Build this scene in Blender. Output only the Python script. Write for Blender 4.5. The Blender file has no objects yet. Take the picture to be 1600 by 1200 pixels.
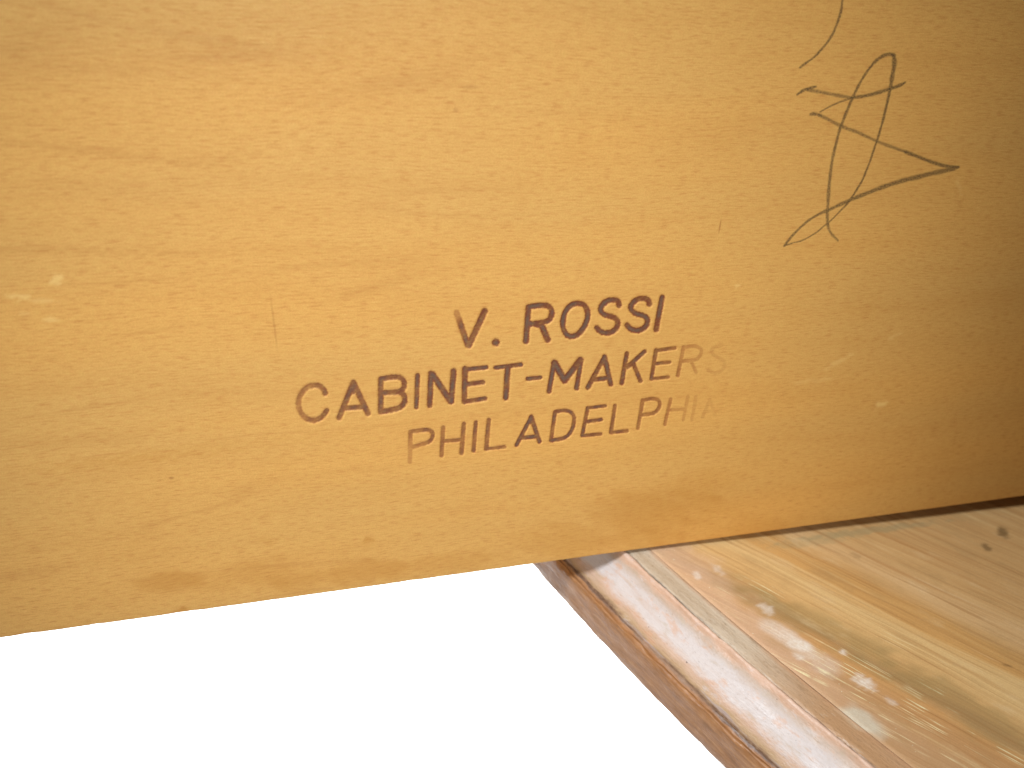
import bpy, math
import numpy as np
from mathutils import Matrix, Vector

scene = bpy.context.scene
COL = scene.collection

# ------------------------------------------------------------------ camera
# World: X along the board's bottom edge, Y into the board, Z up (metres).
F = 1270.0                                   # focal length in pixels of a 1600 px wide picture


def unit(v):
    v = np.asarray(v, float)
    return v / np.linalg.norm(v)


dX = unit((4768, -376, F))
dD = np.array((-160, 2260, F), float)
dD = unit(dD - dX * (dD @ dX))
dZ = -dD
dY = np.cross(dZ, dX)
M = np.stack([dX, dY, dZ])                   # camera axes (x right, y down, z forward) -> world
CAM = np.array((-0.04334825, -0.13099481, 0.12410436))

cam_data = bpy.data.cameras.new('camera')
cam = bpy.data.objects.new('camera', cam_data)
COL.objects.link(cam)
cam_data.sensor_width = 36.0
cam_data.lens = F / 1600 * 36
cam_data.clip_start = 0.005
cam_data.clip_end = 50
m4 = Matrix.Identity(4)
for i in range(3):
    m4[i][0] = M[i][0]
    m4[i][1] = -M[i][1]
    m4[i][2] = -M[i][2]
    m4[i][3] = CAM[i]
cam.matrix_world = m4
cam_data.dof.use_dof = True
cam_data.dof.focus_distance = 0.158
cam_data.dof.aperture_fstop = 20
scene.camera = cam

# ------------------------------------------------------------------ world, lamps, exposure
world = bpy.data.worlds.new('World')
scene.world = world
world.use_nodes = True
bg = world.node_tree.nodes['Background']
bg.inputs[0].default_value = (1.0, 0.80, 0.50, 1)
bg.inputs[1].default_value = 0.075


def lamp(name, kind, loc, target, energy, color, **kw):
    d = bpy.data.lights.new(name, kind)
    d.energy = energy
    d.color = color
    for k, v in kw.items():
        setattr(d, k, v)
    o = bpy.data.objects.new(name, d)
    COL.objects.link(o)
    o.location = loc
    o.rotation_euler = (Vector(target) - Vector(loc)).to_track_quat('-Z', 'Y').to_euler()
    return o


# warm soft room lamp above and in front of the board
lamp('key_lamp', 'SPOT', (-0.045, -0.33, 0.165), (-0.010, 0.0, 0.038), 3.95, (1.0, 0.985, 0.95),
     spot_size=math.radians(45), spot_blend=1.0, shadow_soft_size=0.03)
# cool window light from the upper left, falling on the moulded base
lamp('window_light', 'AREA', (-0.24, -0.070, 0.46), (0.06, -0.05, 0.0), 3.0, (0.90, 0.95, 1.0),
     shape='RECTANGLE', size=0.12, size_y=0.12)
# added lamp, unseen behind the board, that burns the backdrop out to white
lamp('added_backdrop_lamp', 'AREA', (0.0, 0.40, -0.03), (0.0, 0.40, -0.30), 9.0, (1, 1, 1),
     shape='RECTANGLE', size=1.1, size_y=0.56)

vs = scene.view_settings
vs.view_transform = 'Standard'
vs.look = 'None'
vs.exposure = 0.0
vs.gamma = 1.0
vs.use_curve_mapping = False
scene.render.engine = 'CYCLES'
scene.cycles.use_denoising = True
scene.cycles.max_bounces = 4
scene.cycles.diffuse_bounces = 2
scene.cycles.glossy_bounces = 2


# ------------------------------------------------------------------ measuring helpers
def ray(px, py):
    return M @ np.array((px - 800.0, py - 600.0, F))


def on_board(px, py):
    r = ray(px, py)
    return CAM + r * (-CAM[1] / r[1])


def on_level(px, py, z=0.0):
    r = ray(px, py)
    return CAM + r * ((z - CAM[2]) / r[2])


def project(P):
    q = (np.asarray(P) - CAM) @ M            # rows: world -> camera axes
    return 800 + F * q[..., 0] / q[..., 2], 600 + F * q[..., 1] / q[..., 2]


def tint(fn, kr, kg, kb):
    def f(r, g, b):
        c = fn(r, g, b)
        return (c[0] * kr, c[1] * kg, c[2] * kb, 1.0)
    return f


def srgb(r, g, b):
    out = []
    for c in (r, g, b):
        c = c / 255
        out.append(c / 12.92 if c <= 0.04045 else ((c + 0.055) / 1.055) ** 2.4)
    return (*out, 1.0)


# ------------------------------------------------------------------ node helpers
class Nodes:
    def __init__(self, name):
        self.mat = bpy.data.materials.new(name)
        self.mat.use_nodes = True
        self.t = self.mat.node_tree
        self.t.nodes.clear()
        self.out = self.t.nodes.new('ShaderNodeOutputMaterial')
        self.bsdf = self.t.nodes.new('ShaderNodeBsdfPrincipled')
        self.t.links.new(self.bsdf.outputs[0], self.out.inputs[0])
        tc = self.t.nodes.new('ShaderNodeTexCoord')
        self.P = tc.outputs['Object']

    def put(self, sock, v):
        if isinstance(v, bpy.types.NodeSocket):
            self.t.links.new(v, sock)
        elif v is not None:
            sock.default_value = v

    def math(self, op, a, b=None, c=None, clamp=False):
        n = self.t.nodes.new('ShaderNodeMath')
        n.operation = op
        n.use_clamp = clamp
        self.put(n.inputs[0], a)
        self.put(n.inputs[1], b)
        self.put(n.inputs[2], c)
        return n.outputs[0]

    def vec(self, op, a, b=None):
        n = self.t.nodes.new('ShaderNodeVectorMath')
        n.operation = op
        self.put(n.inputs[0], a)
        self.put(n.inputs[1], b)
        return n.outputs['Value'] if op in ('LENGTH', 'DOT_PRODUCT', 'DISTANCE') else n.outputs[0]

    def combine(self, x, y, z):
        n = self.t.nodes.new('ShaderNodeCombineXYZ')
        self.put(n.inputs[0], x)
        self.put(n.inputs[1], y)
        self.put(n.inputs[2], z)
        return n.outputs[0]

    def noise(self, vec, scale=1.0, detail=2.0, rough=0.5, dist=0.0, color=False):
        n = self.t.nodes.new('ShaderNodeTexNoise')
        self.put(n.inputs['Vector'], vec)
        n.inputs['Scale'].default_value = scale
        n.inputs['Detail'].default_value = detail
        n.inputs['Roughness'].default_value = rough
        n.inputs['Distortion'].default_value = dist
        return n.outputs['Color' if color else 'Fac']

    def rng(self, v, a, b, c=0.0, d=1.0, smooth=True):
        n = self.t.nodes.new('ShaderNodeMapRange')
        n.interpolation_type = 'SMOOTHSTEP' if smooth else 'LINEAR'
        self.put(n.inputs[0], v)
        n.inputs[1].default_value = a
        n.inputs[2].default_value = b
        n.inputs[3].default_value = c
        n.inputs[4].default_value = d
        return n.outputs[0]

    def mix(self, fac, a, b, blend='MIX'):
        n = self.t.nodes.new('ShaderNodeMix')
        n.data_type = 'RGBA'
        n.blend_type = blend
        self.put(n.inputs[0], fac)
        self.put(n.inputs[6], a)
        self.put(n.inputs[7], b)
        return n.outputs[2]

    def ramp(self, v, stops):
        n = self.t.nodes.new('ShaderNodeValToRGB')
        self.put(n.inputs[0], v)
        e = n.color_ramp.elements
        while len(e) < len(stops):
            e.new(0.5)
        for k, (p, c) in enumerate(stops):
            e[k].position = p
            e[k].color = c
        return n.outputs[0]

    def attr(self, name):
        n = self.t.nodes.new('ShaderNodeAttribute')
        n.attribute_name = name
        return n.outputs['Fac']

    def bump(self, h, strength, dist):
        n = self.t.nodes.new('ShaderNodeBump')
        n.inputs['Strength'].default_value = strength
        n.inputs['Distance'].default_value = dist
        self.put(n.inputs['Height'], h)
        return n.outputs[0]

    def spot(self, vec, centre, radii, angle_axis, soft=0.5, wob=None):
        """mask of an elliptic stain: 1 inside, 0 outside; angle_axis = (unit long axis, unit short axis)"""
        d = self.vec('SUBTRACT', vec, tuple(centre))
        a = self.math('DIVIDE', self.vec('DOT_PRODUCT', d, tuple(angle_axis[0])), radii[0])
        b = self.math('DIVIDE', self.vec('DOT_PRODUCT', d, tuple(angle_axis[1])), radii[1])
        r = self.math('SQRT', self.math('ADD', self.math('MULTIPLY', a, a), self.math('MULTIPLY', b, b)))
        if wob is not None:
            r = self.math('ADD', r, wob)
        return self.rng(r, 1.0 - soft, 1.0 + soft, 1.0, 0.0)


# ------------------------------------------------------------------ material: honey maple board
def board_material():
    S = tint(srgb, 0.99, 1.01, 0.90)
    N = Nodes('honey_maple')
    P = N.P
    # slow waviness of the grain
    wv = N.noise(N.vec('MULTIPLY', P, (14, 0, 30)), 1, 2, color=True)
    wv = N.vec('MULTIPLY', N.vec('SUBTRACT', wv, (0.5, 0.5, 0.5)), (0.0, 0.0, 0.0055))
    Q = N.vec('ADD', P, wv)
    fleck = N.noise(N.vec('MULTIPLY', Q, (400, 0, 3300)), 1, 4, 0.62)
    fleck2 = N.noise(N.vec('MULTIPLY', N.vec('ADD', Q, (3.1, 0, 1.7)), (170, 0, 1900)), 1, 3, 0.6)
    streak = N.noise(N.vec('MULTIPLY', Q, (13, 0, 210)), 1, 3, 0.55)
    broad = N.noise(N.vec('MULTIPLY', Q, (9, 0, 42)), 1, 2, 0.5)
    cloud = N.noise(N.vec('MULTIPLY', P, (75, 0, 95)), 1, 3, 0.6)
    fine = N.noise(P, 3800, 1, 0.5)
    col = N.mix(N.rng(broad, 0.3, 0.7), S(226, 172, 98), S(218, 170, 101))
    col = N.mix(N.rng(streak, 0.42, 0.75, 0, 0.26), col, S(203, 145, 77))
    col = N.mix(N.rng(cloud, 0.45, 0.8, 0, 0.18), col, S(206, 148, 75))
    # broad figure: the occasional darker growth line, mostly toward the left end
    n1 = N.noise(N.vec('MULTIPLY', Q, (7, 0, 62)), 1, 1, 0.4)
    line = N.rng(N.math('ABSOLUTE', N.math('SUBTRACT', n1, 0.47)), 0.0, 0.022, 1.0, 0.0)
    sx = N.t.nodes.new('ShaderNodeSeparateXYZ')
    N.put(sx.inputs[0], P)
    left = N.rng(sx.outputs[0], -0.05, 0.03, 1.0, 0.22)
    brk = N.rng(N.noise(N.vec('MULTIPLY', P, (55, 0, 90)), 1, 2), 0.38, 0.62)
    line = N.math('MULTIPLY', N.math('MULTIPLY', line, left), N.math('MULTIPLY', brk, 0.20))
    col = N.mix(line, col, S(170, 105, 50))
    # short flecks
    col = N.mix(N.rng(fleck, 0.47, 0.74, 0, 0.64), col, S(188, 122, 64))
    col = N.mix(N.rng(fleck2, 0.54, 0.78, 0, 0.22), col, S(180, 112, 60))
    col = N.mix(N.rng(fleck, 0.44, 0.24, 0, 0.42), col, S(240, 196, 122))
    mott = N.noise(N.vec('MULTIPLY', P, (900, 0, 1500)), 1, 3, 0.6)
    col = N.mix(N.rng(mott, 0.45, 0.75, 0, 0.26), col, S(208, 140, 82))
    col = N.mix(N.rng(mott, 0.50, 0.25, 0, 0.26), col, S(224, 182, 104))
    col = N.mix(N.rng(fine, 0.35, 0.7, 0, 0.26), col, S(186, 130, 66))

    # varnish stains, growth streaks and chips are measured onto the mesh (see BOARD_MARKS)
    col = N.mix(N.math('MULTIPLY', N.attr('amber'), 0.6), col, S(186, 122, 44))
    col = N.mix(N.math('MULTIPLY', N.attr('dark'), 0.34), col, S(172, 108, 50))
    col = N.mix(N.math('MULTIPLY', N.attr('pale'), 0.55), col, S(246, 210, 140))

    # hairline scratches and specks
    PF = N.vec('MULTIPLY', P, (1, 0, 1))
    k = 0.000135
    for px, py, rx, rz, am in ((428, 505, 1.3, 36, .26), (1125, 353, 1.2, 9, .5), (268, 747, 3, 2.2, .5), (712, 172, 3, 2.5, .3),
                               (735, 136, 10, 2.2, .25)):
        p = on_board(px, py)
        m = N.spot(PF, (p[0], 0, p[2]), (rx * k, rz * k), ((1, 0, 0.03), (-0.03, 0, 1)), 0.6, None)
        col = N.mix(N.math('MULTIPLY', m, am), col, S(150, 84, 40))

    # burnt stamp
    ink = N.attr('ink')
    core = N.attr('core')
    brk2 = N.noise(N.vec('MULTIPLY', P, (1300, 0, 2200)), 1, 3, 0.65)
    brk3 = N.noise(P, 260, 2, 0.5)
    # weakly burnt places break up with the grain, strongly burnt ones stay solid
    inkm = N.math('MULTIPLY', ink, N.math('ADD', N.rng(brk2, 0.30, 0.62, 0.80, 1.10), N.math('MULTIPLY', N.math('SUBTRACT', brk3, 0.5), 0.5)), clamp=True)
    burn = N.mix(N.rng(brk2, 0.35, 0.7), S(106, 52, 33), S(132, 67, 40))
    grey = N.mix(N.rng(brk2, 0.35, 0.7), S(98, 78, 72), S(120, 90, 78))
    cm = N.math('MULTIPLY', core, N.rng(brk3, 0.38, 0.60, 0.2, 1.0), clamp=True)
    burn = N.mix(N.rng(ink, 0.85, 0.45), burn, S(146, 78, 42))
    burn = N.mix(cm, burn, grey)
    col = N.mix(inkm, col, burn)
    # pencil
    pen = N.attr('pencil')
    tooth = N.noise(N.vec('MULTIPLY', P, (2600, 0, 5200)), 1, 2, 0.6)
    pm = N.math('MULTIPLY', pen, N.rng(tooth, 0.32, 0.64, 0.5, 1.0), clamp=True)
    col = N.mix(pm, col, S(56, 48, 36))

    b = N.bsdf
    N.put(b.inputs['Base Color'], col)
    rough = N.rng(fleck, 0.3, 0.7, 0.50, 0.62)
    rough = N.math('SUBTRACT', rough, N.math('MULTIPLY', core, 0.14))
    N.put(b.inputs['Roughness'], rough)
    b.inputs['Specular IOR Level'].default_value = 0.35
    h = N.math('ADD', N.math('MULTIPLY', fleck, -0.6), N.math('ADD', N.math('MULTIPLY', fleck2, -0.5), N.math('MULTIPLY', fine, 0.25)))
    N.put(b.inputs['Normal'], N.bump(h, 0.32, 0.00012))
    return N.mat


# ------------------------------------------------------------------ frame of the base (edge line and grain)
EDGE0 = np.array((0.0358, -0.0209))
EA = math.radians(-70.2)
E_DIR = np.array((math.cos(EA), math.sin(EA)))            # along the moulded edge, toward the camera
E_OUT = np.array((E_DIR[1], -E_DIR[0]))                   # outward (left)
GA = math.radians(-54.5)
G_DIR = np.array((math.cos(GA), math.sin(GA)))
G_ACR = np.array((-G_DIR[1], G_DIR[0]))                   # across the grain, to the right


def bow(e):
    # the edge is not dead straight: it swells slightly outward in plan
    return 0.0011 - 0.75 * (np.asarray(e) - 0.006) ** 2


def base_level(x):
    return -0.0007 - 0.029 * (np.asarray(x) - 0.035)


def base_coords(N):
    P = N.P
    o = N.vec('DOT_PRODUCT', N.vec('SUBTRACT', P, (EDGE0[0], EDGE0[1], 0)), (E_OUT[0], E_OUT[1], 0))
    e = N.vec('DOT_PRODUCT', N.vec('SUBTRACT', P, (EDGE0[0], EDGE0[1], 0)), (E_DIR[0], E_DIR[1], 0))
    s = N.vec('DOT_PRODUCT', P, (G_ACR[0], G_ACR[1], 0))
    t = N.vec('DOT_PRODUCT', P, (G_DIR[0], G_DIR[1], 0))
    return o, e, s, t


def top_material():
    S = tint(srgb, 0.98, 1.17, 1.24)
    N = Nodes('worn_pine')
    P = N.P
    o, e, s, t = base_coords(N)
    st = N.combine(s, t, 0)
    w = N.noise(N.vec('MULTIPLY', st, (60, 14, 0)), 1, 3, 0.55)
    s2 = N.math('ADD', s, N.math('MULTIPLY', N.math('SUBTRACT', w, 0.5), 0.016))
    s3 = N.math('ADD', s, N.math('MULTIPLY', N.math('SUBTRACT', w, 0.5), 0.005))
    a, b = 0.010, 0.100

    def pos(mm):
        return (mm / 1000 - a) / (b - a)
    col = N.ramp(N.rng(s2, a, b, 0, 1, False), [
        (pos(14), S(176, 128, 86)), (pos(22), S(184, 130, 84)), (pos(26.5), S(192, 136, 84)), (pos(29.5), S(170, 124, 82)),
        (pos(32), S(190, 138, 86)), (pos(37), S(204, 154, 100)), (pos(44), S(212, 166, 112)), (pos(48), S(198, 142, 84)),
        (pos(55), S(192, 138, 82)), (pos(60), S(204, 156, 108)), (pos(68), S(192, 142, 92)), (pos(90), S(190, 140, 90))])
    g1 = N.noise(N.combine(N.math('MULTIPLY', s3, 420), N.math('MULTIPLY', t, 11), 0), 1, 4, 0.62)
    g2 = N.noise(N.combine(N.math('MULTIPLY', s3, 1500), N.math('MULTIPLY', t, 34), 3.3), 1, 3, 0.6)
    g3 = N.noise(N.combine(N.math('MULTIPLY', s3, 900), N.math('MULTIPLY', t, 20), 7.7), 1, 2, 0.55)
    col = N.mix(N.rng(g1, 0.48, 0.72, 0, 0.62), col, S(164, 108, 58))
    col = N.mix(N.rng(g2, 0.50, 0.72, 0, 0.5), col, S(152, 100, 56))
    col = N.mix(N.rng(g1, 0.46, 0.28, 0, 0.4), col, S(222, 180, 128))
    # pale pink remains of limewash along the edge
    blot = N.noise(P, 130, 4, 0.6)
    near = N.rng(N.math('ADD', o, N.math('MULTIPLY', N.math('SUBTRACT', blot, 0.5), 0.016)), -0.018, -0.008)
    col = N.mix(N.math('MULTIPLY', N.math('MULTIPLY', near, N.rng(e, 0.048, 0.012, 0.25, 1.0)), 0.42), col, S(216, 174, 150))
    # yellowish white remains caught in the grain
    g4 = N.noise(N.combine(N.math('MULTIPLY', s3, 2100), N.math('MULTIPLY', t, 75), 1.7), 1, 2, 0.55)
    fl = N.math('MULTIPLY', N.rng(g4, 0.56, 0.68), N.math('MULTIPLY', N.attr('hairs'), N.rng(N.noise(P, 210, 3), 0.40, 0.56)))
    col = N.mix(N.math('MULTIPLY', fl, 0.85), col, S(240, 214, 166))
    fl2 = N.math('MULTIPLY', N.rng(g3, 0.58, 0.72), N.rng(N.noise(st, 55, 2), 0.52, 0.68))
    col = N.mix(N.math('MULTIPLY', fl2, 0.35), col, S(228, 190, 148))
    # discoloured bands, knots and paint drips are measured onto the mesh (see BASE_MARKS)
    col = N.mix(N.math('MULTIPLY', N.attr('olive'), 0.8), col, S(140, 112, 70))
    col = N.mix(N.math('MULTIPLY', N.attr('knot'), 0.9), col, S(84, 58, 32))
    col = N.mix(N.math('MULTIPLY', N.attr('foot_streak'), 0.8), col, S(138, 122, 88))  # darker grey-brown streak running along the foot of the board
    col = N.mix(N.math('MULTIPLY', N.attr('grey_drip'), 0.9), col, srgb(196, 190, 172))
    col = N.mix(N.math('MULTIPLY', N.attr('drip'), N.rng(N.noise(P, 1200, 3, 0.6), 0.3, 0.6, 0.62, 0.9)), col, srgb(224, 218, 208))
    speck = N.rng(N.noise(P, 1700, 1, 0.4), 0.77, 0.80)
    col = N.mix(N.math('MULTIPLY', speck, N.math('MULTIPLY', near, 0.7)), col, S(238, 226, 196))
    worn = N.noise(N.vec('MULTIPLY', st, (170, 60, 0)), 1, 4, 0.65)
    col = N.mix(N.rng(worn, 0.5, 0.75, 0, 0.4), col, S(158, 118, 76))
    col = N.mix(N.rng(worn, 0.45, 0.25, 0, 0.35), col, S(216, 178, 136))
    fine = N.noise(P, 2600, 2, 0.6)
    col = N.mix(N.rng(fine, 0.3, 0.7, 0, 0.14), col, S(150, 104, 62))
    B = N.bsdf
    N.put(B.inputs['Base Color'], col)
    N.put(B.inputs['Roughness'], N.rng(g1, 0.3, 0.7, 0.42, 0.60))
    B.inputs['Specular IOR Level'].default_value = 0.4
    h = N.math('ADD', g1, N.math('MULTIPLY', g2, 0.8))
    N.put(B.inputs['Normal'], N.bump(h, 0.4, 0.00025))
    return N.mat


def moulding_material(fillet=False):
    S = tint(srgb, 0.86, 0.83, 0.82) if fillet else tint(srgb, 0.645, 0.695, 0.745)
    W = tint(srgb, 0.80, 0.80, 0.76)
    N = Nodes('limewashed_fillet' if fillet else 'limewashed_moulding')
    P = N.P
    o, e, s, t = base_coords(N)
    prof = N.attr('prof')                                   # millimetres outward along the worn profile
    eo = N.combine(N.math('MULTIPLY', prof, 0.001), e, 0)
    n_long = N.noise(N.vec('MULTIPLY', eo, (500, 34, 0)), 1, 4, 0.6)
    n_med = N.noise(N.vec('MULTIPLY', eo, (420, 150, 0)), 1, 4, 0.65)
    n_fine = N.noise(N.vec('MULTIPLY', eo, (2200, 900, 0)), 1, 3, 0.6)
    warp = N.math('ADD', N.math('MULTIPLY', N.math('SUBTRACT', n_med, 0.5), 4.2), N.math('MULTIPLY', N.math('SUBTRACT', n_fine, 0.5), 0.7))
    q = N.math('ADD', prof, warp)
    lo, hi = -8.0, 24.0

    def pos(mm):
        return (mm - lo) / (hi - lo)
    if fillet:
        col = N.mix(N.rng(n_long, 0.35, 0.65), S(186, 170, 146), S(200, 188, 168))
        col = N.mix(N.math('MULTIPLY', N.rng(e, 0.006, 0.034), 0.8), col, S(178, 136, 92))     # bare towards the near end
        col = N.mix(N.rng(n_med, 0.52, 0.72, 0, 0.45), col, S(146, 118, 86))
        col = N.mix(N.rng(n_fine, 0.56, 0.74, 0, 0.4), col, S(124, 98, 70))
        col = N.mix(N.rng(n_med, 0.42, 0.26, 0, 0.5), col, S(204, 200, 184))
        col = N.mix(N.math('MULTIPLY', N.attr('grey_drip'), 0.9), col, S(206, 200, 176))
        col = N.mix(N.math('MULTIPLY', N.attr('drip'), 0.8), col, S(230, 220, 204))
        col = N.mix(N.math('MULTIPLY', N.rng(N.math('ADD', prof, N.math('MULTIPLY', N.math('SUBTRACT', n_med, 0.5), 3.0)), -4.4, -6.2), 0.75), col, S(206, 164, 128))
        dirt = N.math('MULTIPLY', N.rng(N.math('ADD', prof, N.math('MULTIPLY', N.math('SUBTRACT', n_med, 0.5), 1.6)), -1.0, -0.25), N.rng(n_long, 0.42, 0.60))
        col = N.mix(N.math('MULTIPLY', dirt, 0.9), col, S(66, 48, 32))
    else:
        col = N.ramp(N.rng(q, lo, hi, 0, 1, False), [  # also paints the hollow's pale highlight and its shading toward the lip
            (pos(-1), W(206, 172, 152)), (pos(0.4), W(222, 192, 176)), (pos(1.8), W(206, 168, 144)), (pos(3.2), S(210, 180, 156)),
            (pos(5.0), S(226, 208, 198)), (pos(8.2), S(230, 212, 202)), (pos(9.8), S(226, 186, 158)), (pos(11.6), S(204, 166, 124)),
            (pos(13.0), W(160, 128, 106)), (pos(14.2), W(150, 112, 82)), (pos(18), W(160, 114, 76)), (pos(24), W(140, 98, 64))])
        col = N.mix(N.rng(n_long, 0.54, 0.72, 0, 0.38), col, S(212, 166, 132))
        col = N.mix(N.rng(n_med, 0.55, 0.75, 0, 0.4), col, S(196, 166, 120))
        col = N.mix(N.rng(n_fine, 0.60, 0.76, 0, 0.38), col, S(140, 108, 84))
        patch = N.noise(N.vec('MULTIPLY', eo, (260, 120, 0)), 1, 5, 0.7)
        col = N.mix(N.rng(patch, 0.54, 0.66, 0, 0.55), col, W(206, 160, 130))
        col = N.mix(N.rng(patch, 0.44, 0.34, 0, 0.45), col, S(228, 214, 206))
        pits = N.rng(N.noise(N.vec('MULTIPLY', eo, (900, 620, 0)), 1, 1, 0.4), 0.745, 0.80)
        col = N.mix(N.math('MULTIPLY', pits, 0.65), col, S(84, 62, 52))
        # dirt packed in the crease, breaking up along its length
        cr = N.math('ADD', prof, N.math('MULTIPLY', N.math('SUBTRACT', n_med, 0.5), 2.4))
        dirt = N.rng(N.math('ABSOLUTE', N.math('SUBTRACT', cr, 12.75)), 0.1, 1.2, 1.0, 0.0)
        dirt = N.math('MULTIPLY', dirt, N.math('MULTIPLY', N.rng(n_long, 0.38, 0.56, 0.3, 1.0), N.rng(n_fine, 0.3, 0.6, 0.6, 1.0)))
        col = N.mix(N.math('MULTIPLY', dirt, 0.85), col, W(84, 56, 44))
        lip = N.rng(N.math('ABSOLUTE', N.math('ADD', cr, 0.35)), 0.05, 0.4, 1.0, 0.0)
        col = N.mix(N.math('MULTIPLY', lip, N.rng(n_long, 0.42, 0.58, 0.1, 0.9)), col, S(84, 62, 46))
        # lavender-grey paint left beside the crease
        lav = N.math('MULTIPLY', N.rng(N.math('ABSOLUTE', N.math('SUBTRACT', cr, 12.0)), 0.1, 0.7, 1, 0), N.rng(n_long, 0.52, 0.40))
        col = N.mix(N.math('MULTIPLY', lav, 0.7), col, S(196, 176, 172))
        # the plain edge below is bare brown wood
        edge_n = N.noise(N.vec('MULTIPLY', eo, (900, 160, 0)), 1, 4, 0.65)
        edge_c = N.ramp(edge_n, [(0.25, W(132, 90, 56)), (0.5, W(160, 112, 72)), (0.72, W(184, 136, 94))])
        col = N.mix(N.rng(cr, 13.0, 13.6), col, edge_c)
    B = N.bsdf
    N.put(B.inputs['Base Color'], col)
    N.put(B.inputs['Roughness'], N.rng(n_med, 0.3, 0.7, 0.36, 0.6))
    B.inputs['Specular IOR Level'].default_value = 0.45
    h = N.math('ADD', N.math('MULTIPLY', n_long, 0.8), N.math('ADD', N.math('MULTIPLY', n_med, 0.6), N.math('MULTIPLY', n_fine, 0.35)))
    N.put(B.inputs['Normal'], N.bump(h, 0.6, 0.0005))
    return N.mat


def backdrop_material():
    N = Nodes('white_paper')
    n = N.noise(N.P, 40, 3)
    N.put(N.bsdf.inputs['Base Color'], N.mix(n, (0.88, 0.88, 0.88, 1), (0.92, 0.92, 0.92, 1)))
    N.bsdf.inputs['Roughness'].default_value = 0.9
    N.bsdf.inputs['Specular IOR Level'].default_value = 0.1
    return N.mat


# ------------------------------------------------------------------ mesh helper
def build(name, verts, quads, mat, parent=None, attrs=None, normals=None, smooth=True):
    verts = np.asarray(verts, np.float32)
    quads = np.asarray(quads, np.int32)
    me = bpy.data.meshes.new(name)
    nf, k = quads.shape
    me.vertices.add(len(verts))
    me.vertices.foreach_set('co', verts.ravel())
    me.loops.add(nf * k)
    me.loops.foreach_set('vertex_index', quads.ravel())
    me.polygons.add(nf)
    me.polygons.foreach_set('loop_start', np.arange(0, nf * k, k, dtype=np.int32))
    me.polygons.foreach_set('loop_total', np.full(nf, k, np.int32))
    me.polygons.foreach_set('use_smooth', np.full(nf, smooth, bool))
    me.update(calc_edges=True)
    me.validate()
    for an, av in (attrs or {}).items():
        a = me.attributes.new(an, 'FLOAT', 'POINT')
        a.data.foreach_set('value', np.asarray(av, np.float32))
    if normals is not None:
        me.normals_split_custom_set_from_vertices(np.asarray(normals, np.float32).tolist())
    me.materials.append(mat)
    o = bpy.data.objects.new(name, me)
    COL.objects.link(o)
    if parent is not None:
        o.parent = parent
    return o


def sub_mesh(V, Q, A, Nrm):
    ids = np.unique(Q)
    remap = np.full(len(V), -1)
    remap[ids] = np.arange(len(ids))
    return V[ids], remap[Q], {k: v[ids] for k, v in A.items()}, Nrm[ids]


# ------------------------------------------------------------------ setting: white backdrop
g = 3.0
bw = build('backdrop', [(-g, -g, -0.30), (g, -g, -0.30), (g, g, -0.30), (-g, g, -0.30)], [(0, 1, 2, 3)], backdrop_material(), smooth=False)
bw['kind'] = 'structure'

# ------------------------------------------------------------------ the upright board with its stamp and pencil marks
# letters: (character, burn strength at left, at right, [(width px, [centre-line points])])
L1 = [
    ('V', .66, 1.0, [(7.6, [(713.7, 489), (731.2, 540)]), (7.2, [(757.5, 486.5), (733, 540)])]),
    ('.', .95, .95, [(9.5, [(774.2, 535.7), (775, 535.5)])]),
    ('R', 1, 1, [(7.4, [(826.2, 480), (822, 533.5)]), (7.0, [(826.2, 479.8), (845, 477.5), (856, 478.7), (862, 485), (861.5, 494), (855, 502), (828, 507.5)]), (7.6, [(843, 506), (848, 512), (856, 531)]), (6, [(828, 505), (840, 509)])]),
    ('O', 1, 1, [(6.8, [(904.5, 474.5), (912, 476.5), (917, 483), (918.7, 491.7), (917.5, 500), (913.5, 510), (905.5, 520.7), (899, 525), (892, 526), (885.5, 523), (881, 515), (879.7, 504.5), (881, 495), (884.5, 486), (890.5, 479), (898, 475), (904.5, 474.5)])]),
    ('S', 1, 1, [(6.8, [(967.5, 477.5), (966.7, 472.6), (963.5, 469.8), (958.5, 469), (952, 469.6), (946, 472.5), (940.8, 478), (938.8, 483.5), (940.5, 488.5), (946.5, 492.5), (958.5, 496.2), (964.5, 500.5), (965.6, 507), (963, 513.5), (957, 518.5), (950, 520.4), (943.5, 520.2), (937.5, 517.5), (933.2, 512.7)])]),
    ('S', 1, 1, [(6.8, [(1014.9, 475.2), (1013.6, 470.3), (1010, 467.6), (1005, 466.8), (998.5, 467.5), (992, 470.7), (987.6, 476), (986, 481), (988, 486), (994.5, 490.4), (1006, 494), (1011, 498), (1012, 504), (1009.5, 509.7), (1004, 514.5), (997.5, 516.6), (991, 516.4), (984.5, 513.5), (980.2, 508.4)])]),
    ('I', 1, .95, [(6.6, [(1035, 465), (1025.4, 515.3)])]),
]
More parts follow.
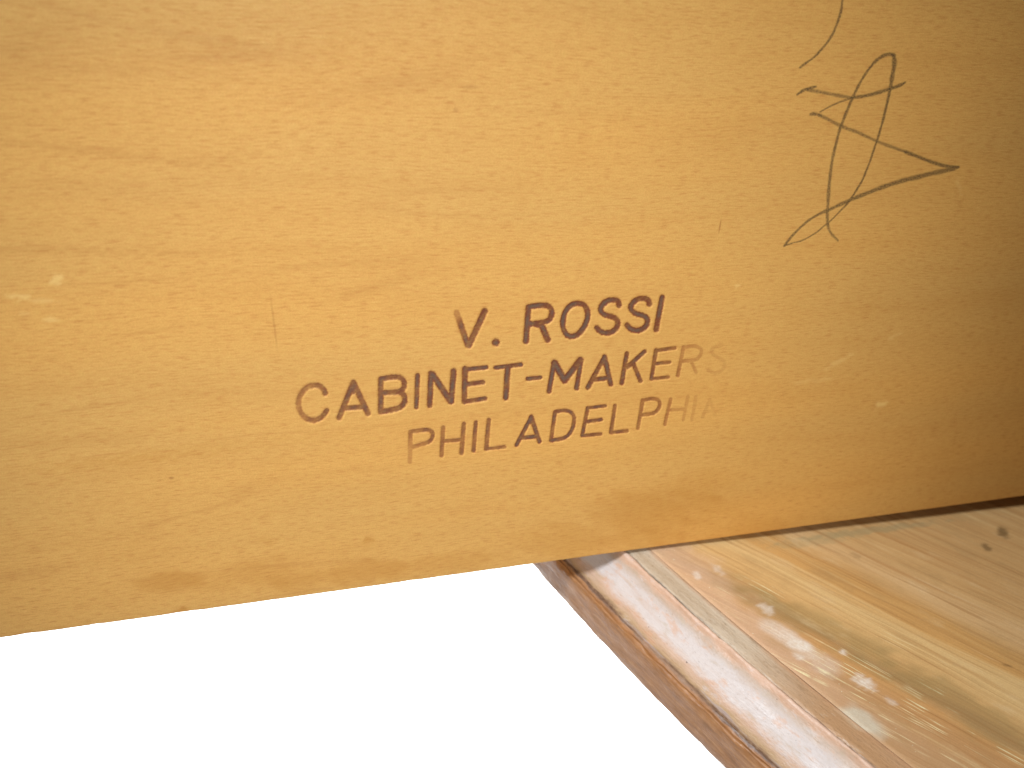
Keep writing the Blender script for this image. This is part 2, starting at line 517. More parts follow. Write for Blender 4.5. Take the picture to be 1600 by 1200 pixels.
L2 = [
    ('C', .55, .72, [(6.6, [(508.3, 615), (506, 609.5), (500, 604), (492.5, 602.4), (485, 603.6), (477, 608), (471, 615.5), (467.3, 625), (466.8, 634), (469.5, 643.5), (475.5, 651.5), (483.5, 656.3), (491, 657), (499, 654.5), (506, 648.8), (510.7, 642)])]),
    ('A', .72, .80, [(7.2, [(552.5, 598.5), (530, 653)]), (7.4, [(552.5, 598.5), (575, 646.3)]), (6.4, [(538.5, 638.3), (567.5, 636.3)]), (9, [(552.5, 601), (552.8, 611)])]),
    ('B', .78, .86, [(6.8, [(595.2, 592.5), (595.2, 643.5)]), (6.6, [(595.2, 592.7), (612.5, 589.7), (622, 589.9), (629, 593), (632.2, 600), (630.5, 607), (625, 611.8), (612.5, 613.5), (597.5, 614)]), (7.0, [(622, 612.5), (629, 615.5), (632.7, 622), (631.4, 630.5), (625.5, 636.8), (615, 640.3), (605, 642.3), (595.2, 643.7)])]),
    ('I', .86, .86, [(6.2, [(652.7, 587), (650.7, 636.7)])]),
    ('N', .92, .92, [(7.4, [(673.7, 584), (671.5, 634)]), (9.0, [(676, 585.5), (704.3, 627.5)]), (7.2, [(709, 580.3), (705.2, 628)])]),
    ('E', .92, .88, [(7.0, [(727, 577), (725.6, 628)]), (5.6, [(727, 577.8), (760, 574.3)]), (5.8, [(728, 601), (754.7, 597.7)]), (5.8, [(725.6, 628.2), (758.3, 623)])]),
    ('T', .95, .92, [(6.0, [(774.4, 575), (814, 570)]), (6.8, [(793.7, 573.7), (790.5, 622)])]),
    ('-', .9, .9, [(5.2, [(824.7, 592.4), (844.5, 590.2)])]),
    ('M', 1, .98, [(6.4, [(866.2, 566.5), (858, 612)]), (8.4, [(866.8, 567.5), (882.5, 595)]), (7.6, [(882.5, 595), (907, 563)]), (6.0, [(908.3, 562.5), (901.2, 607)])]),
    ('A', .96, .9, [(6.0, [(945, 558), (918.9, 605.8)]), (6.6, [(945, 558), (954.5, 600.7)]), (5.6, [(926, 593.7), (952.3, 591)]), (6.6, [(945, 560), (944, 568)])]),
    ('K', .9, .86, [(5.8, [(979.8, 552.8), (971.7, 598.8)]), (5.6, [(1007.6, 549.5), (980.5, 574)]), (5.4, [(989.5, 567.5), (1001, 595.5)]), (6.4, [(978, 572), (990, 569.5)])]),
    ('E', .80, .66, [(5.0, [(1025.5, 548), (1018, 592.4)]), (4.4, [(1025.5, 548.2), (1054.5, 544)]), (4.4, [(1022.5, 568.9), (1046.5, 566.4)]), (4.4, [(1018, 592.6), (1044.2, 589.5)])]),
    ('R', .48, .2, [(4.6, [(1068.2, 542.8), (1059.2, 587)]), (4.6, [(1068.2, 542.5), (1084, 540.8), (1092.5, 543), (1096, 549), (1093, 557), (1086, 562), (1065, 565)]), (4.2, [(1079.5, 563.5), (1087.7, 581.5)])]),
    ('S', .13, .06, [(4.4, [(1127.5, 539.5), (1115.5, 543.2), (1112, 548.5), (1114, 554), (1124.5, 560), (1131.5, 565), (1131.5, 573), (1127, 579.5), (1119, 583), (1106.5, 578.5)])]),
]
L3 = [
    ('P', .48, .66, [(5.2, [(641.7, 675), (640.4, 721.5)]), (5.2, [(641.7, 675.2), (662, 672.2), (671, 672.8), (676, 677.5), (675, 685.5), (669, 691.3), (656, 695.5), (643, 699.5)])]),
    ('H', .64, .68, [(5.4, [(692.7, 668.7), (690.1, 712)]), (5.6, [(725, 662.8), (721.3, 708)]), (5.0, [(692, 690), (722.5, 687.3)])]),
    ('I', .68, .68, [(5.4, [(743.7, 660.3), (740.1, 704.6)])]),
    ('L', .72, .62, [(5.4, [(764, 656.5), (760, 701.4)]), (4.4, [(760, 702), (788.5, 698.7)])]),
    ('A', .86, .86, [(5.2, [(830.4, 652), (807.4, 695.7)]), (5.8, [(830.4, 652), (843, 690.3)]), (5.2, [(815.5, 684.7), (839.5, 682.3)]), (6.4, [(830.2, 654), (830, 660)])]),
    ('D', .82, .76, [(4.8, [(867.5, 644), (861.3, 688.4)]), (4.8, [(867.5, 643.9), (880, 641.9), (889.5, 643.2), (896, 649), (897.3, 657.5), (895, 669), (888.5, 680), (877, 686), (861.3, 688.6)])]),
    ('E', .86, .8, [(5.0, [(918.7, 637.8), (910, 680.8)]), (4.4, [(918.7, 638), (946, 634.5)]), (4.8, [(914.5, 659.6), (939.4, 656)]), (4.6, [(910, 681.2), (938.6, 678.6)])]),
    ('L', .74, .64, [(4.6, [(961.2, 634), (955, 676)]), (4.2, [(955, 676.3), (980, 673.5)])]),
    ('P', .62, .58, [(4.6, [(1004.5, 626), (997, 669.6)]), (4.6, [(1004.5, 625.8), (1018, 623.4), (1027, 624.8), (1031.2, 630), (1029.5, 638), (1021.5, 645.6), (1001.5, 649)])]),
    ('H', .52, .14, [(4.4, [(1048, 624), (1039, 663.5)]), (4.2, [(1075, 619.4), (1067.5, 656)]), (4.2, [(1044, 641), (1070.5, 639)])]),
    ('I', .15, .10, [(4.0, [(1087.7, 619.4), (1081, 656)])]),
    ('A', .13, .03, [(4.0, [(1109.5, 624), (1097.5, 651.5)]), (4.0, [(1109.5, 624), (1117.5, 650)]), (3.6, [(1101, 643), (1115, 641.5)])]),
]

# pencil: (darkness, [(x, y, width)])
SIG_TOP = [(.80, [(1318.5, -14, 3.6), (1316.7, -3, 3.6), (1313.5, 20, 3.8), (1304, 47, 3.8), (1297, 60, 3.6), (1289, 71, 3.4), (1273, 88.5, 3.2), (1260, 98, 3.8), (1250, 105.7, 3.2)])]
SIG = [
    (.85, [(1275, 135.3, 3.2), (1263, 138.3, 4.2), (1254, 142, 4.4), (1245.5, 148, 3.0)]),
    (.60, [(1262, 140.5, 5.0), (1283, 144, 5.2), (1310, 149.3, 5.4), (1330, 152.5, 4.6)]),
    (.84, [(1330, 153, 4.2), (1348, 150.5, 5.0), (1367, 146.3, 5.2), (1393, 138, 5.6), (1406, 133.5, 5.0), (1414.5, 128.6, 3.6)]),
    (.62, [(1327, 154.5, 2.8), (1315, 158.5, 3.2), (1303, 163.5, 2.8), (1291, 169.5, 2.6), (1281.7, 175, 2.4)]),
    (.80, [(1266.7, 178.7, 4.4), (1273, 178, 5.4), (1282, 180.5, 4.8)]),
    (.58, [(1280, 180, 5.0), (1292, 185.5, 5.2), (1310, 195, 5.4), (1325, 201.5, 5.6), (1340, 206.7, 5.2), (1370, 220.7, 4.8), (1400, 232.0, 4.6), (1416, 237.5, 4.6)]),
    (.84, [(1415, 237.3, 5.2), (1436, 245.5, 5.0), (1456.7, 253.5, 5.4), (1478, 259.5, 5.8), (1498, 260.7, 3.0)]),
    (.80, [(1497, 261.5, 3.6), (1486, 264.5, 7.0), (1473, 267.5, 7.0), (1452, 272, 7.2), (1433, 277, 7.2), (1415, 281, 7.0), (1400, 285.5, 6.6), (1383, 291, 6.2), (1367, 297, 6.0), (1348, 304.5, 5.8), (1330, 312, 5.4), (1313, 319.5, 5.0), (1297, 327, 4.6), (1282, 333.5, 4.0), (1267, 342, 3.6), (1255, 351.5, 3.4), (1243, 363, 3.6), (1234, 373, 4.2), (1225.5, 384.3, 3.2)]),
    (.66, [(1226, 384, 2.6), (1240, 379.3, 2.2), (1250, 377, 2.4), (1263, 371, 2.4), (1278, 361.5, 2.4), (1287, 353.5, 2.4), (1300, 343, 2.4), (1312, 330.5, 2.6), (1322, 320.5, 2.8)]),
    (.86, [(1322, 320.5, 2.8), (1331, 308.5, 3.2), (1339, 296, 3.0), (1347.5, 281.5, 3.0), (1354, 266, 3.0), (1360.5, 249, 3.0), (1366, 232, 3.2), (1371, 218, 3.4), (1376, 201, 3.4), (1380.5, 185, 3.8), (1385, 166, 4.2), (1389, 148, 4.4), (1391.5, 135, 5.0), (1394.5, 118, 6.0), (1397, 104, 6.6), (1397.5, 93, 6.6), (1396, 86.5, 6.0)]),
    (.82, [(1396.5, 86.5, 5.8), (1390, 84.8, 5.4), (1382, 86.5, 5.6), (1374, 91, 5.2), (1366, 98, 4.2), (1357, 109, 3.6), (1349.5, 120, 3.8), (1342.5, 132, 3.8), (1337, 143, 4.2), (1331.5, 154, 4.8), (1326.5, 166, 4.4), (1321.5, 178, 4.2), (1316.5, 191, 4.4), (1312, 203, 4.2), (1308, 218, 4.2), (1304.5, 232, 4.0)]),
    (.74, [(1304.5, 232, 4.2), (1300.5, 250, 4.6), (1298, 268, 5.0), (1296, 285, 5.0), (1294.5, 305, 5.0), (1293.3, 325, 4.6), (1292.7, 341, 4.4), (1293.3, 351, 4.2)]),
    (.62, [(1293.3, 351, 4.0), (1296, 360, 4.0), (1300.5, 367, 4.2), (1305, 371.5, 4.0), (1309.3, 376, 2.6)]),
]


def smooth(a, b, x):
    t = np.clip((x - a) / (b - a), 0, 1)
    return t * t * (3 - 2 * t)


def resample(pts):
    """Catmull-Rom through the points (any number of columns)"""
    p = np.asarray(pts, float)
    if len(p) < 3:
        return p
    e = np.vstack([2 * p[0] - p[1], p, 2 * p[-1] - p[-2]])
    out = []
    for i in range(1, len(e) - 2):
        for u in np.linspace(0, 1, 5)[:-1]:
            a, b, c, d = e[i - 1], e[i], e[i + 1], e[i + 2]
            out.append(0.5 * ((2 * b) + (c - a) * u + (2 * a - 5 * b + 4 * c - d) * u ** 2 + (3 * b - a - 3 * c + d) * u ** 3))
    out.append(p[-1])
    return np.array(out)


def seg_field(X, Y, pts, ws):
    """min over segments of distance / half width, and the relative place along"""
    best = np.full(X.shape, 99.0)
    for i in range(len(pts) - 1):
        ax, ay = pts[i]
        bx, by = pts[i + 1]
        dx, dy = bx - ax, by - ay
        L2_ = dx * dx + dy * dy + 1e-9
        t = np.clip(((X - ax) * dx + (Y - ay) * dy) / L2_, 0, 1)
        d = np.hypot(X - ax - t * dx, Y - ay - t * dy)
        w = ws[i] + (ws[i + 1] - ws[i]) * t
        best = np.minimum(best, d / (w * 0.5))
    return best


# stains on the board: picture x, y, half sizes, amount, tilt
BOARD_MARKS = {
    'amber': [(270, 908, 45, 12, .6, .1), (400, 900, 80, 18, .40, .1), (470, 905, 55, 14, .5, .1), (560, 895, 60, 16, .5, .1),
              (700, 880, 80, 14, .4, .1), (1010, 805, 95, 34, .55, .1), (1090, 760, 70, 22, .25, .1), (880, 850, 90, 20, .35, .1),
              (575, 846, 8, 6, .7, 0), (420, 845, 12, 5, .35, 0), (130, 985, 70, 8, .5, .13), (280, 956, 16, 5, .9, .13),
              (40, 992, 20, 4, .8, .13), (1180, 830, 90, 14, .4, .13), (330, 700, 160, 9, .2, .1), (180, 722, 120, 8, .25, .1)],
    'dark': [(130, 235, 150, 7, .55, -.13), (60, 390, 150, 6, .6, -.02), (290, 395, 60, 4, .45, .02), (60, 80, 60, 40, .3, 0),
             (90, 690, 130, 10, .35, .05), (640, 130, 90, 14, .2, 0), (30, 75, 40, 14, .4, .0), (330, 250, 60, 8, .35, .12),
             (210, 110, 170, 10, .25, -.05), (160, 300, 120, 16, .2, -.1), (500, 330, 130, 14, .15, 0), (700, 690, 60, 6, .3, .1)],
    'pale': [(89, 437, 8, 8, .8, 0), (30, 463, 15, 3.5, .7, 0), (62, 470, 24, 3, .5, 0), (78, 500, 11, 3.5, .65, 0), (40, 490, 9, 3, .35, 0),
             (1376, 632, 9, 4, .9, .4), (1153, 447, 6, 2.5, .7, .5), (1395, 526, 10, 2.5, .5, .4), (1312, 565, 18, 3, .5, .5), (1270, 595, 30, 3, .28, .1),
             (1498, 290, 3, 12, .3, .3)],
}


def ripple(X, Y, f, seed):
    r = np.random.default_rng(seed)
    out = np.zeros_like(X)
    for i in range(10):
        a_ = r.uniform(0, 6.28)
        g_ = f * r.uniform(0.5, 2.6)
        out += np.sin((X * math.cos(a_) + Y * math.sin(a_) * 1.8) * g_ + r.uniform(0, 6.28)) / (0.6 + g_ / f)
    return out / 3.2


def marks(U, V, table, soft=0.65):
    res = {}
    rough = {k_: ripple(U, V, f_, 5 + i_) for i_, (k_, f_) in enumerate((('big', 0.075), ('small', 0.42)))}
    for nm, lst in table.items():
        acc = np.zeros(U.shape)
        for x, y, rx, ry, am, rot in lst:
            c_, s_ = math.cos(rot), -math.sin(rot)
            dx_, dy_ = U - x, V - y
            rr = np.hypot((dx_ * c_ + dy_ * s_) / rx, (-dx_ * s_ + dy_ * c_) / ry)
            rr = rr + (0.55 * rough['big'] if min(rx, ry) > 9 else (0.8 if soft > 0.6 else 0.4) * rough['small'])
            acc = 1 - (1 - acc) * (1 - am * (1 - smooth(1 - soft, 1 + soft, rr)))
        res[nm] = acc.ravel()
    return res


BOARD_L, BOARD_R, BOARD_H, BOARD_T = -0.150, 0.190, 0.200, 0.014
BEV = 0.0006
STEP = 0.00013


def patch_rect(x0, y0, x1, y1):
    c = np.array([on_board(x, y) for x in (x0, x1) for y in (y0, y1)])
    return c[:, 0].min(), c[:, 0].max(), c[:, 2].min(), c[:, 2].max()


ta = patch_rect(452, 452, 1142, 732)
sa = patch_rect(1214, -22, 1508, 394)


def make_grid(rect, step=STEP):
    x0, x1, z0, z1 = rect
    nx, nz = int((x1 - x0) / step) + 2, int((z1 - z0) / step) + 2
    xs, zs = np.linspace(x0, x1, nx), np.linspace(z0, z1, nz)
    Xg, Zg = np.meshgrid(xs, zs)
    idx = np.arange(nx * nz).reshape(nz, nx)
    Q = np.stack([idx[:-1, :-1], idx[:-1, 1:], idx[1:, 1:], idx[1:, :-1]], -1).reshape(-1, 4)
    P3 = np.stack([Xg, 0 * Xg, Zg], -1)
    U, V = project(P3)
    return xs, zs, Xg, Zg, Q, U, V


DEPTH = 0.00016
pieces = []                                    # (V, Q, attrs, normals) that stay on the board
letters = []
rng = np.random.default_rng(4)
# --- stamp patch
xs, zs, Xg, Zg, Q, U, V = make_grid(ta)
# a hand-struck stamp: edges wander slightly
jit = 0.0
ink = np.zeros_like(Xg)
core = np.zeros_like(Xg)
hgt = np.zeros_like(Xg)
owner = np.full(Xg.shape, -1)
k = 0
chars = []
for row in (L1, L2, L3):
    for ch, s0, s1, strokes in row:
        allp = np.array([p for w, pts in strokes for p in pts])
        lo, hi = allp.min(0) - 12, allp.max(0) + 12
        m = (U > lo[0]) & (U < hi[0]) & (V > lo[1]) & (V < hi[1])
        X, Y = U[m], V[m]
        t = np.full(X.shape, 99.0)
        for w, pts in strokes:
            p = resample(pts) if len(pts) > 3 else np.asarray(pts, float)
            ww = 1.26 * w * (1 + 0.05 * rng.standard_normal(len(p)))
            t = np.minimum(t, seg_field(X, Y, p, ww))
        # uneven pressure and ragged rim
        rag = 0.10 * np.sin(X * 0.71 + 1.3 * np.sin(Y * 0.53)) * np.sin(Y * 0.83 + X * 0.21) + 0.05 * np.sin(X * 2.1 + Y * 1.7)
        t2 = t + rag
        s = s0 + (s1 - s0) * np.clip((X - lo[0] - 12) / max(hi[0] - lo[0] - 24, 1), 0, 1)
        if ch == 'V':
            s = s * (0.55 + 0.45 * smooth(486, 512, Y + 0.5 * (X - 713)))
        if ch == 'P' and lo[0] < 700:
            s = s * (1.15 - 0.55 * smooth(676, 716, Y))
        s = np.clip(s * (1 + 0.10 * np.sin(X * 0.33 + Y * 0.19)), 0, 1)
        i_ = s ** 0.72 * (1 - smooth(0.74, 1.34, t2))
        c_ = smooth(0.55, 1.0, s) * (1 - smooth(0.25, 0.85, t2))
        h_ = DEPTH * smooth(0.2, 0.8, s) * (1 - smooth(0.55, 1.55, t))
        rim = 0.000006 * smooth(0.2, 0.9, s) * np.exp(-((t - 1.9) / 0.35) ** 2)
        ink[m] = np.maximum(ink[m], i_)
        core[m] = np.maximum(core[m], c_)
        hgt[m] = np.where(h_ > 1e-7, np.maximum(hgt[m], h_), hgt[m]) - rim * (h_ < 1e-6)
        ow = owner[m]
        ow[t < 1.15] = k
        owner[m] = ow
        chars.append(ch)
        k += 1
gz, gx = np.gradient(hgt, zs, xs)
nrm = np.stack([gx, -np.ones_like(gx), gz], -1)
nrm /= np.linalg.norm(nrm, axis=-1, keepdims=True)
Vt = np.stack([Xg, hgt, Zg], -1).reshape(-1, 3)
At = {'ink': ink.ravel(), 'core': core.ravel(), 'pencil': np.zeros(Xg.size), **marks(U, V, BOARD_MARKS)}
Nt = nrm.reshape(-1, 3)
fo = owner.ravel()[Q]
same = (fo == fo[:, :1]).all(1)
fown = np.where(same, fo[:, 0], -1)
pieces.append(sub_mesh(Vt, Q[fown < 0], At, Nt))
for i in range(k):
    letters.append(sub_mesh(Vt, Q[fown == i], At, Nt))

# --- pencil patch
xs, zs, Xg, Zg, Q, U, V = make_grid(sa)
pen = np.zeros_like(Xg)
owner = np.full(Xg.shape, -1)
for gi, grp in enumerate((SIG_TOP, SIG)):
    for dark, pts in grp:
        p = resample(pts)
        lo, hi = p[:, :2].min(0) - 9, p[:, :2].max(0) + 9
        m = (U > lo[0]) & (U < hi[0]) & (V > lo[1]) & (V < hi[1])
        X, Y = U[m], V[m]
        press = 1 + 0.10 * np.sin(np.arange(len(p)) * 0.9) + 0.06 * rng.standard_normal(len(p))
        t = seg_field(X, Y, p[:, :2], p[:, 2] * press * 1.05)
        t = t + 0.10 * np.sin(X * 1.9 + Y * 0.7) * np.sin(Y * 1.6 - X * 0.5)
        v = (0.35 + 0.65 * dark) * (1 - smooth(0.45, 1.45, t))
        pen[m] = 1 - (1 - pen[m]) * (1 - v * 0.94)
        ow = owner[m]
        ow[t < 1.3] = gi
        owner[m] = ow
hp = 0.000012 * np.clip(pen, 0, 1)
gz, gx = np.gradient(hp, zs, xs)
nrm = np.stack([gx, -np.ones_like(gx), gz], -1)
nrm /= np.linalg.norm(nrm, axis=-1, keepdims=True)
Vs = np.stack([Xg, 0 * Xg, Zg], -1).reshape(-1, 3)
As = {'ink': np.zeros(Xg.size), 'core': np.zeros(Xg.size), 'pencil': np.clip(pen, 0, .93).ravel(), **marks(U, V, BOARD_MARKS)}
Ns = nrm.reshape(-1, 3)
fo = owner.ravel()[Q]
fown = np.where((fo == fo[:, :1]).all(1), fo[:, 0], -1)
pieces.append(sub_mesh(Vs, Q[fown < 0], As, Ns))
pencil = [sub_mesh(Vs, Q[fown == i], As, Ns) for i in (0, 1)]

# --- remaining flat face of the board, in cells around the two patches
gxs = sorted([BOARD_L, -0.110, ta[0], ta[1], sa[0], sa[1], 0.148, BOARD_R])
gzs = sorted([BEV, ta[2], ta[3], sa[2], sa[3], 0.1215, BOARD_H])


def inside(cx, cz, r):
    return r[0] < cx < r[1] and r[2] < cz < r[3]


fv, fq = [], []
for i in range(len(gxs) - 1):
    for j in range(len(gzs) - 1):
        x0, x1, z0, z1 = gxs[i], gxs[i + 1], gzs[j], gzs[j + 1]
        cx, cz = (x0 + x1) / 2, (z0 + z1) / 2
        if inside(cx, cz, ta) or inside(cx, cz, sa):
            continue
        if inside(cx, cz, (-0.110, 0.148, 0.0, 0.1215)):
            _, _, Xg, Zg, Q, U, V = make_grid((x0, x1, z0, z1), 0.00036)
            zero = np.zeros(Xg.size)
            pieces.append((np.stack([Xg, 0 * Xg, Zg], -1).reshape(-1, 3), Q, {'ink': zero, 'core': zero, 'pencil': zero, **marks(U, V, BOARD_MARKS)},
                           np.tile((0.0, -1.0, 0.0), (Xg.size, 1))))
            continue
        b = len(fv)
        fv += [(x0, 0, z0), (x1, 0, z0), (x1, 0, z1), (x0, 0, z1)]
        fq.append((b, b + 1, b + 2, b + 3))
fn = [(0, -1, 0)] * len(fv)
# worn lower arris: two strips with small nicks
nb = 420
bx = np.linspace(BOARD_L, BOARD_R, nb)
nick = 0.000012 * rng.standard_normal(nb) + 0.00002 * np.sin(bx * 700) + 0.000015 * np.sin(bx * 2300 + 1)
for px_ in (45, 150, 278, 300, 640):
    c = on_board(px_, 998 - .139 * px_)[0]
    nick += 0.00016 * np.exp(-((bx - c) / 0.0011) ** 2)
b = len(fv)
for x_, n_ in zip(bx, nick):
    fv += [(x_, 0.0, BEV), (x_, 0.00012, 0.00022 + n_ * 0.8), (x_, 0.0005, 0.00003 + max(n_, 0)), (x_, BOARD_T, 0.0)]
    fn += [(0, -1, 0), (0, -0.8, -0.6), (0, -0.25, -0.97), (0, 0, -1)]
for i in range(nb - 1):
    for j in range(3):
        a0 = b + i * 4 + j
        fq.append((a0, a0 + 1, a0 + 5, a0 + 4))
# back, top and ends
b = len(fv)
fv += [(BOARD_L, BOARD_T, 0), (BOARD_R, BOARD_T, 0), (BOARD_R, BOARD_T, BOARD_H), (BOARD_L, BOARD_T, BOARD_H)]
fn += [(0, 1, 0)] * 4
fq.append((b + 1, b, b + 3, b + 2))
for pts, nn in (([(BOARD_L, 0, BOARD_H), (BOARD_R, 0, BOARD_H), (BOARD_R, BOARD_T, BOARD_H), (BOARD_L, BOARD_T, BOARD_H)], (0, 0, 1)),
                ([(BOARD_L, BOARD_T, 0), (BOARD_L, 0, 0.0004), (BOARD_L, 0, BOARD_H), (BOARD_L, BOARD_T, BOARD_H)], (-1, 0, 0)),
                ([(BOARD_R, 0, 0.0004), (BOARD_R, BOARD_T, 0), (BOARD_R, BOARD_T, BOARD_H), (BOARD_R, 0, BOARD_H)], (1, 0, 0))):
    b = len(fv)
    fv += pts
    fn += [nn] * 4
    fq.append((b, b + 1, b + 2, b + 3))
zz = np.zeros(len(fv))
fvp = np.array(fv, float)
pieces.append((fvp, np.array(fq), {'ink': zz, 'core': zz, 'pencil': zz, **marks(*project(fvp), BOARD_MARKS)}, np.array(fn, float)))

off = 0
VV, QQ, NN, AA = [], [], [], {k_: [] for k_ in ('ink', 'core', 'pencil', 'amber', 'dark', 'pale')}
for v, q, a, n in pieces:
    VV.append(v)
    QQ.append(q + off)
    NN.append(n)
    for key in AA:
        AA[key].append(a[key])
    off += len(v)
MAPLE = board_material()
board = build('wooden_board', np.vstack(VV), np.vstack(QQ), MAPLE, None, {k_: np.concatenate(v_) for k_, v_ in AA.items()}, np.vstack(NN))
board['label'] = "upright honey-coloured maple board with burnt-in maker's stamp and pencil scribble"
board['category'] = 'board'
for ch, (v, q, a, n) in zip(chars, letters):
    nm = {'.': 'stamped_full_stop', '-': 'stamped_hyphen'}.get(ch, 'stamped_letter')
    o = build(nm, v, q, MAPLE, board, a, n)
    if nm == 'stamped_letter':
        o['label'] = 'letter %s burnt into the wood' % ch
for (v, q, a, n), lab in zip(pencil, ('curved tail of a pencil line at the top', 'looping pencil scribble of crossed strokes')):
    o = build('pencil_mark', v, q, MAPLE, board, a, n)
    o['label'] = lab

# ------------------------------------------------------------------ the moulded base under the board
base = bpy.data.objects.new('moulded_base', None)
COL.objects.link(base)
base['label'] = 'worn limewashed wooden base with moulded edge, paint drips and knots, under the board'
base['category'] = 'base'

E0, E1 = -0.085, 0.165                        # along the edge: behind the board .. toward the camera


BASE_MARKS = {
    'foot_streak': [(1352, 830, 105, 5, .6, .12), (1270, 846, 60, 7, .4, .12)],
    'knot': [(1567, 832, 10, 6, .8, -.55), (1541, 855, 8, 4.5, .7, -.5), (1338, 869, 8, 4, .25, -.5), (1574, 1040, 8, 1.6, .5, -.3)],
    'olive': [(1282, 980, 140, 20, .55, -.47), (1485, 1095, 180, 22, .5, -.48), (1200, 930, 40, 10, .5, -.47)],
    'drip': [(1246, 1007, 28, 12, .95, -.45), (1216, 986, 26, 10, .5, -.45), (1198, 952, 12, 7, .6, -.5), (1350, 1066, 18, 8, .85, -.5),
             (1392, 1096, 10, 4, .5, -.5), (1317, 1019, 6, 4, .7, -.5), (1122, 890, 10, 5, .45, -.6), (1089, 899, 7, 5, .6, -.8),
             (1248, 1026, 10, 4, .5, -.5), (1290, 1038, 26, 12, .3, -.5)],
    'hairs': [(1300, 1010, 120, 16, .55, -.45), (1400, 1090, 190, 30, .95, -.42), (1360, 1080, 120, 26, .8, -.5), (1460, 1150, 150, 40, .9, -.42), (1180, 945, 60, 14, .5, -.5), (1470, 1030, 90, 10, .4, -.4), (1200, 925, 50, 8, .7, -.5)],
    'grey_drip': [(1349, 1128, 33, 13, .9, -.65)],
}


def wander(e, f, seed):
    r = np.random.default_rng(seed)
    out = np.zeros_like(e)
    for _ in range(7):
        out += np.sin(e * f * r.uniform(0.4, 2.4) + r.uniform(0, 6.28)) * r.uniform(0.3, 1.0)
    return out / 3.0


def sweep(name, prof, mat, p0, worn):
    """prof: list of (outward mm, z mm); p0: profile length at the first point"""
    prof = np.array(prof, float)
    ne = 520
    e = np.linspace(E0, E1, ne)
    seg = np.hypot(*np.diff(prof, axis=0).T)
    plen = p0 + np.concatenate([[0], np.cumsum(seg)])
    verts, at_ = [], []
    for j, ((o_, z_), pl) in enumerate(zip(prof, plen)):
        wj = worn[j]
        oo = o_ / 1000 + wj * (0.00022 * wander(e, 300, 11 + j // 3) + 0.00007 * wander(e, 1500, 51 + j // 2))
        dz = z_ / 1000 + wj * (0.00018 * wander(e, 380, 31 + j // 3) + 0.00006 * wander(e, 1700, 71 + j // 2))
        xy = EDGE0 + np.outer(e, E_DIR) + (oo + bow(e))[:, None] * E_OUT
        verts.append(np.column_stack([xy, dz + base_level(xy[:, 0])]))
        at_.append(np.full(ne, pl))
    Vv = np.stack(verts, 1)                    # (ne, np, 3)
    npf = len(prof)
    idx = np.arange(ne * npf).reshape(ne, npf)
    Qq = np.stack([idx[:-1, :-1], idx[1:, :-1], idx[1:, 1:], idx[:-1, 1:]], -1).reshape(-1, 4)
    V3 = Vv.reshape(-1, 3)
    return build(name, V3, Qq[:, ::-1], mat, base, {'prof': np.stack(at_, 1).ravel(), **marks(*project(V3), BASE_MARKS, 0.5)})


# top: one sheet with slight waviness, ending at the fillet, with underside
TOP_O = -6.0
ne_, ns_ = 640, 361
e = np.linspace(E0, E1, ne_)
oo = -np.concatenate([[0], np.linspace(0.0005, 0.135, ns_ - 21), np.linspace(0.14, 0.26, 20)]) + TOP_O / 1000
Eg, Og = np.meshgrid(e, oo, indexing='ij')
Og = Og + bow(Eg) * np.clip(1 + (Og - TOP_O / 1000) / 0.03, 0, 1)
XY = EDGE0 + Eg[..., None] * E_DIR + Og[..., None] * E_OUT
Z = base_level(XY[..., 0]) + 0.00005 * np.sin(XY[..., 0] * 160) * np.sin(XY[..., 1] * 130 + 1)
Z[:, 0] -= 0.0002
top_v = np.concatenate([XY, Z[..., None]], -1).reshape(-1, 3)
idx = np.arange(ne_ * ns_).reshape(ne_, ns_)
top_q = np.stack([idx[:-1, :-1], idx[1:, :-1], idx[1:, 1:], idx[:-1, 1:]], -1).reshape(-1, 4)
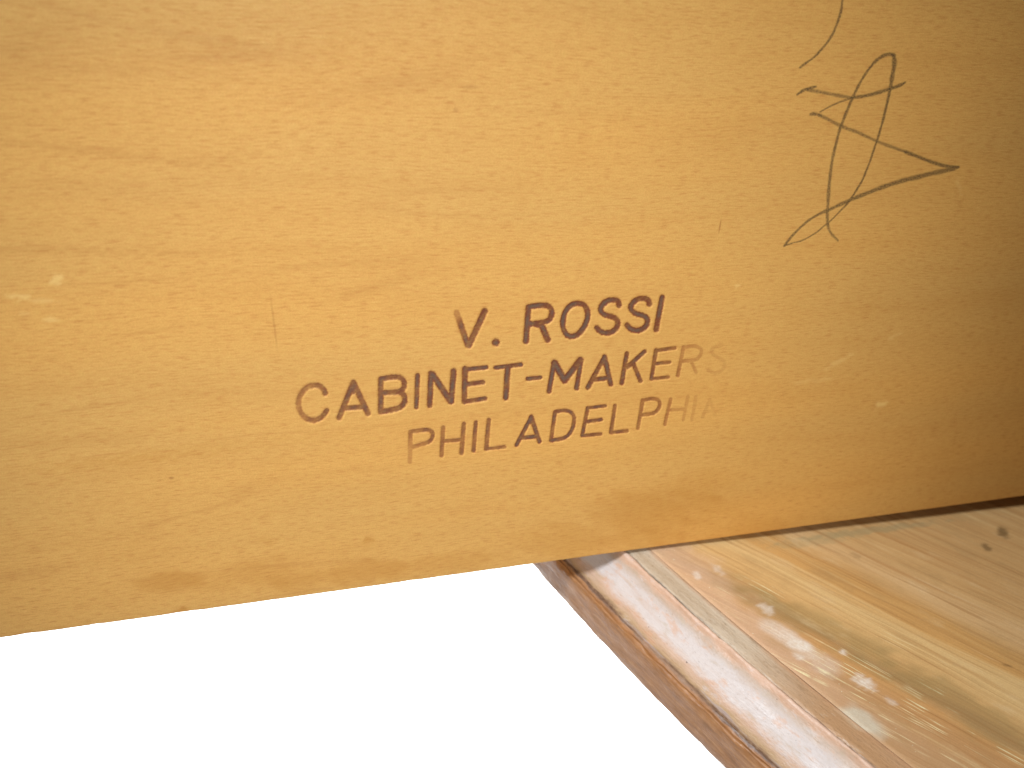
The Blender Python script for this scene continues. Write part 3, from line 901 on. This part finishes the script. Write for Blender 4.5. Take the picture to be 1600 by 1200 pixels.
# skirt down to the underside along the three hidden sides plus bottom
c = [EDGE0 + ee * E_DIR + o2 * E_OUT for ee, o2 in ((E0, oo[0]), (E1, oo[0]), (E1, oo[-1]), (E0, oo[-1]))]
nbv = len(top_v)
low = [(p[0], p[1], -0.0150 + base_level(p[0])) for p in c]
upp = [(p[0], p[1], -0.0004 + base_level(p[0])) for p in c]
top_v = np.vstack([top_v, low, upp])
extra = [(nbv + 3, nbv + 2, nbv + 1, nbv)]
for i in range(4):
    j = (i + 1) % 4
    extra.append((nbv + i, nbv + j, nbv + 4 + j, nbv + 4 + i))
top = build('top_board', top_v, np.vstack([top_q, extra]), top_material(), base, marks(*project(top_v), BASE_MARKS, 0.5))
# fillet: flat strip between the top and the lip
fil = [(-6.0, -0.30), (-5.9, -0.12), (-5.5, -0.08), (-5.0, -0.11), (-4.5, -0.14), (-4.0, -0.16), (-3.5, -0.18), (-3.0, -0.2), (-2.5, -0.22), (-1.8, -0.25), (-1.2, -0.28), (-0.6, -0.42), (-0.35, -0.75), (-0.3, -1.4)]
sweep('edge_fillet', fil, moulding_material(True), -6.0, [0, 0, .2, .2, .2, .2, .2, .2, .2, .2, .4, .7, .6, .2])
# moulding: lip, hollow, crease, plain edge
mould = [(-0.30, -1.6), (-0.28, -0.62), (-0.12, -0.22), (0.12, -0.10), (0.42, -0.16), (0.72, -0.46), (0.95, -0.95)]
for u in np.linspace(0, 1, 22)[1:]:
    x_ = 0.95 + u * 9.55
    z_ = -0.95 - 4.95 * (1 - (1 - u) ** 1.75)
    mould.append((x_, z_))
mould += [(10.72, -6.22), (10.92, -6.38), (11.1, -6.30), (11.35, -6.18), (11.62, -6.24), (11.86, -6.5), (12.02, -6.9), (12.1, -7.5),
          (12.12, -9.0), (12.1, -11.0), (12.1, -13.0), (12.05, -14.3), (11.85, -14.85), (11.4, -15.05), (8.0, -15.1), (-6.0, -15.1)]
wr = [0, .5, .9, 1, 1, .8, .6] + [.35] * 21 + [.8, .9, 1.1, 1.2, 1.2, 1.1, .9, .6, .3, .3, .3, .4, .5, .4, .1, 0]
sweep('edge_moulding', mould, moulding_material(False), -0.9, wr)
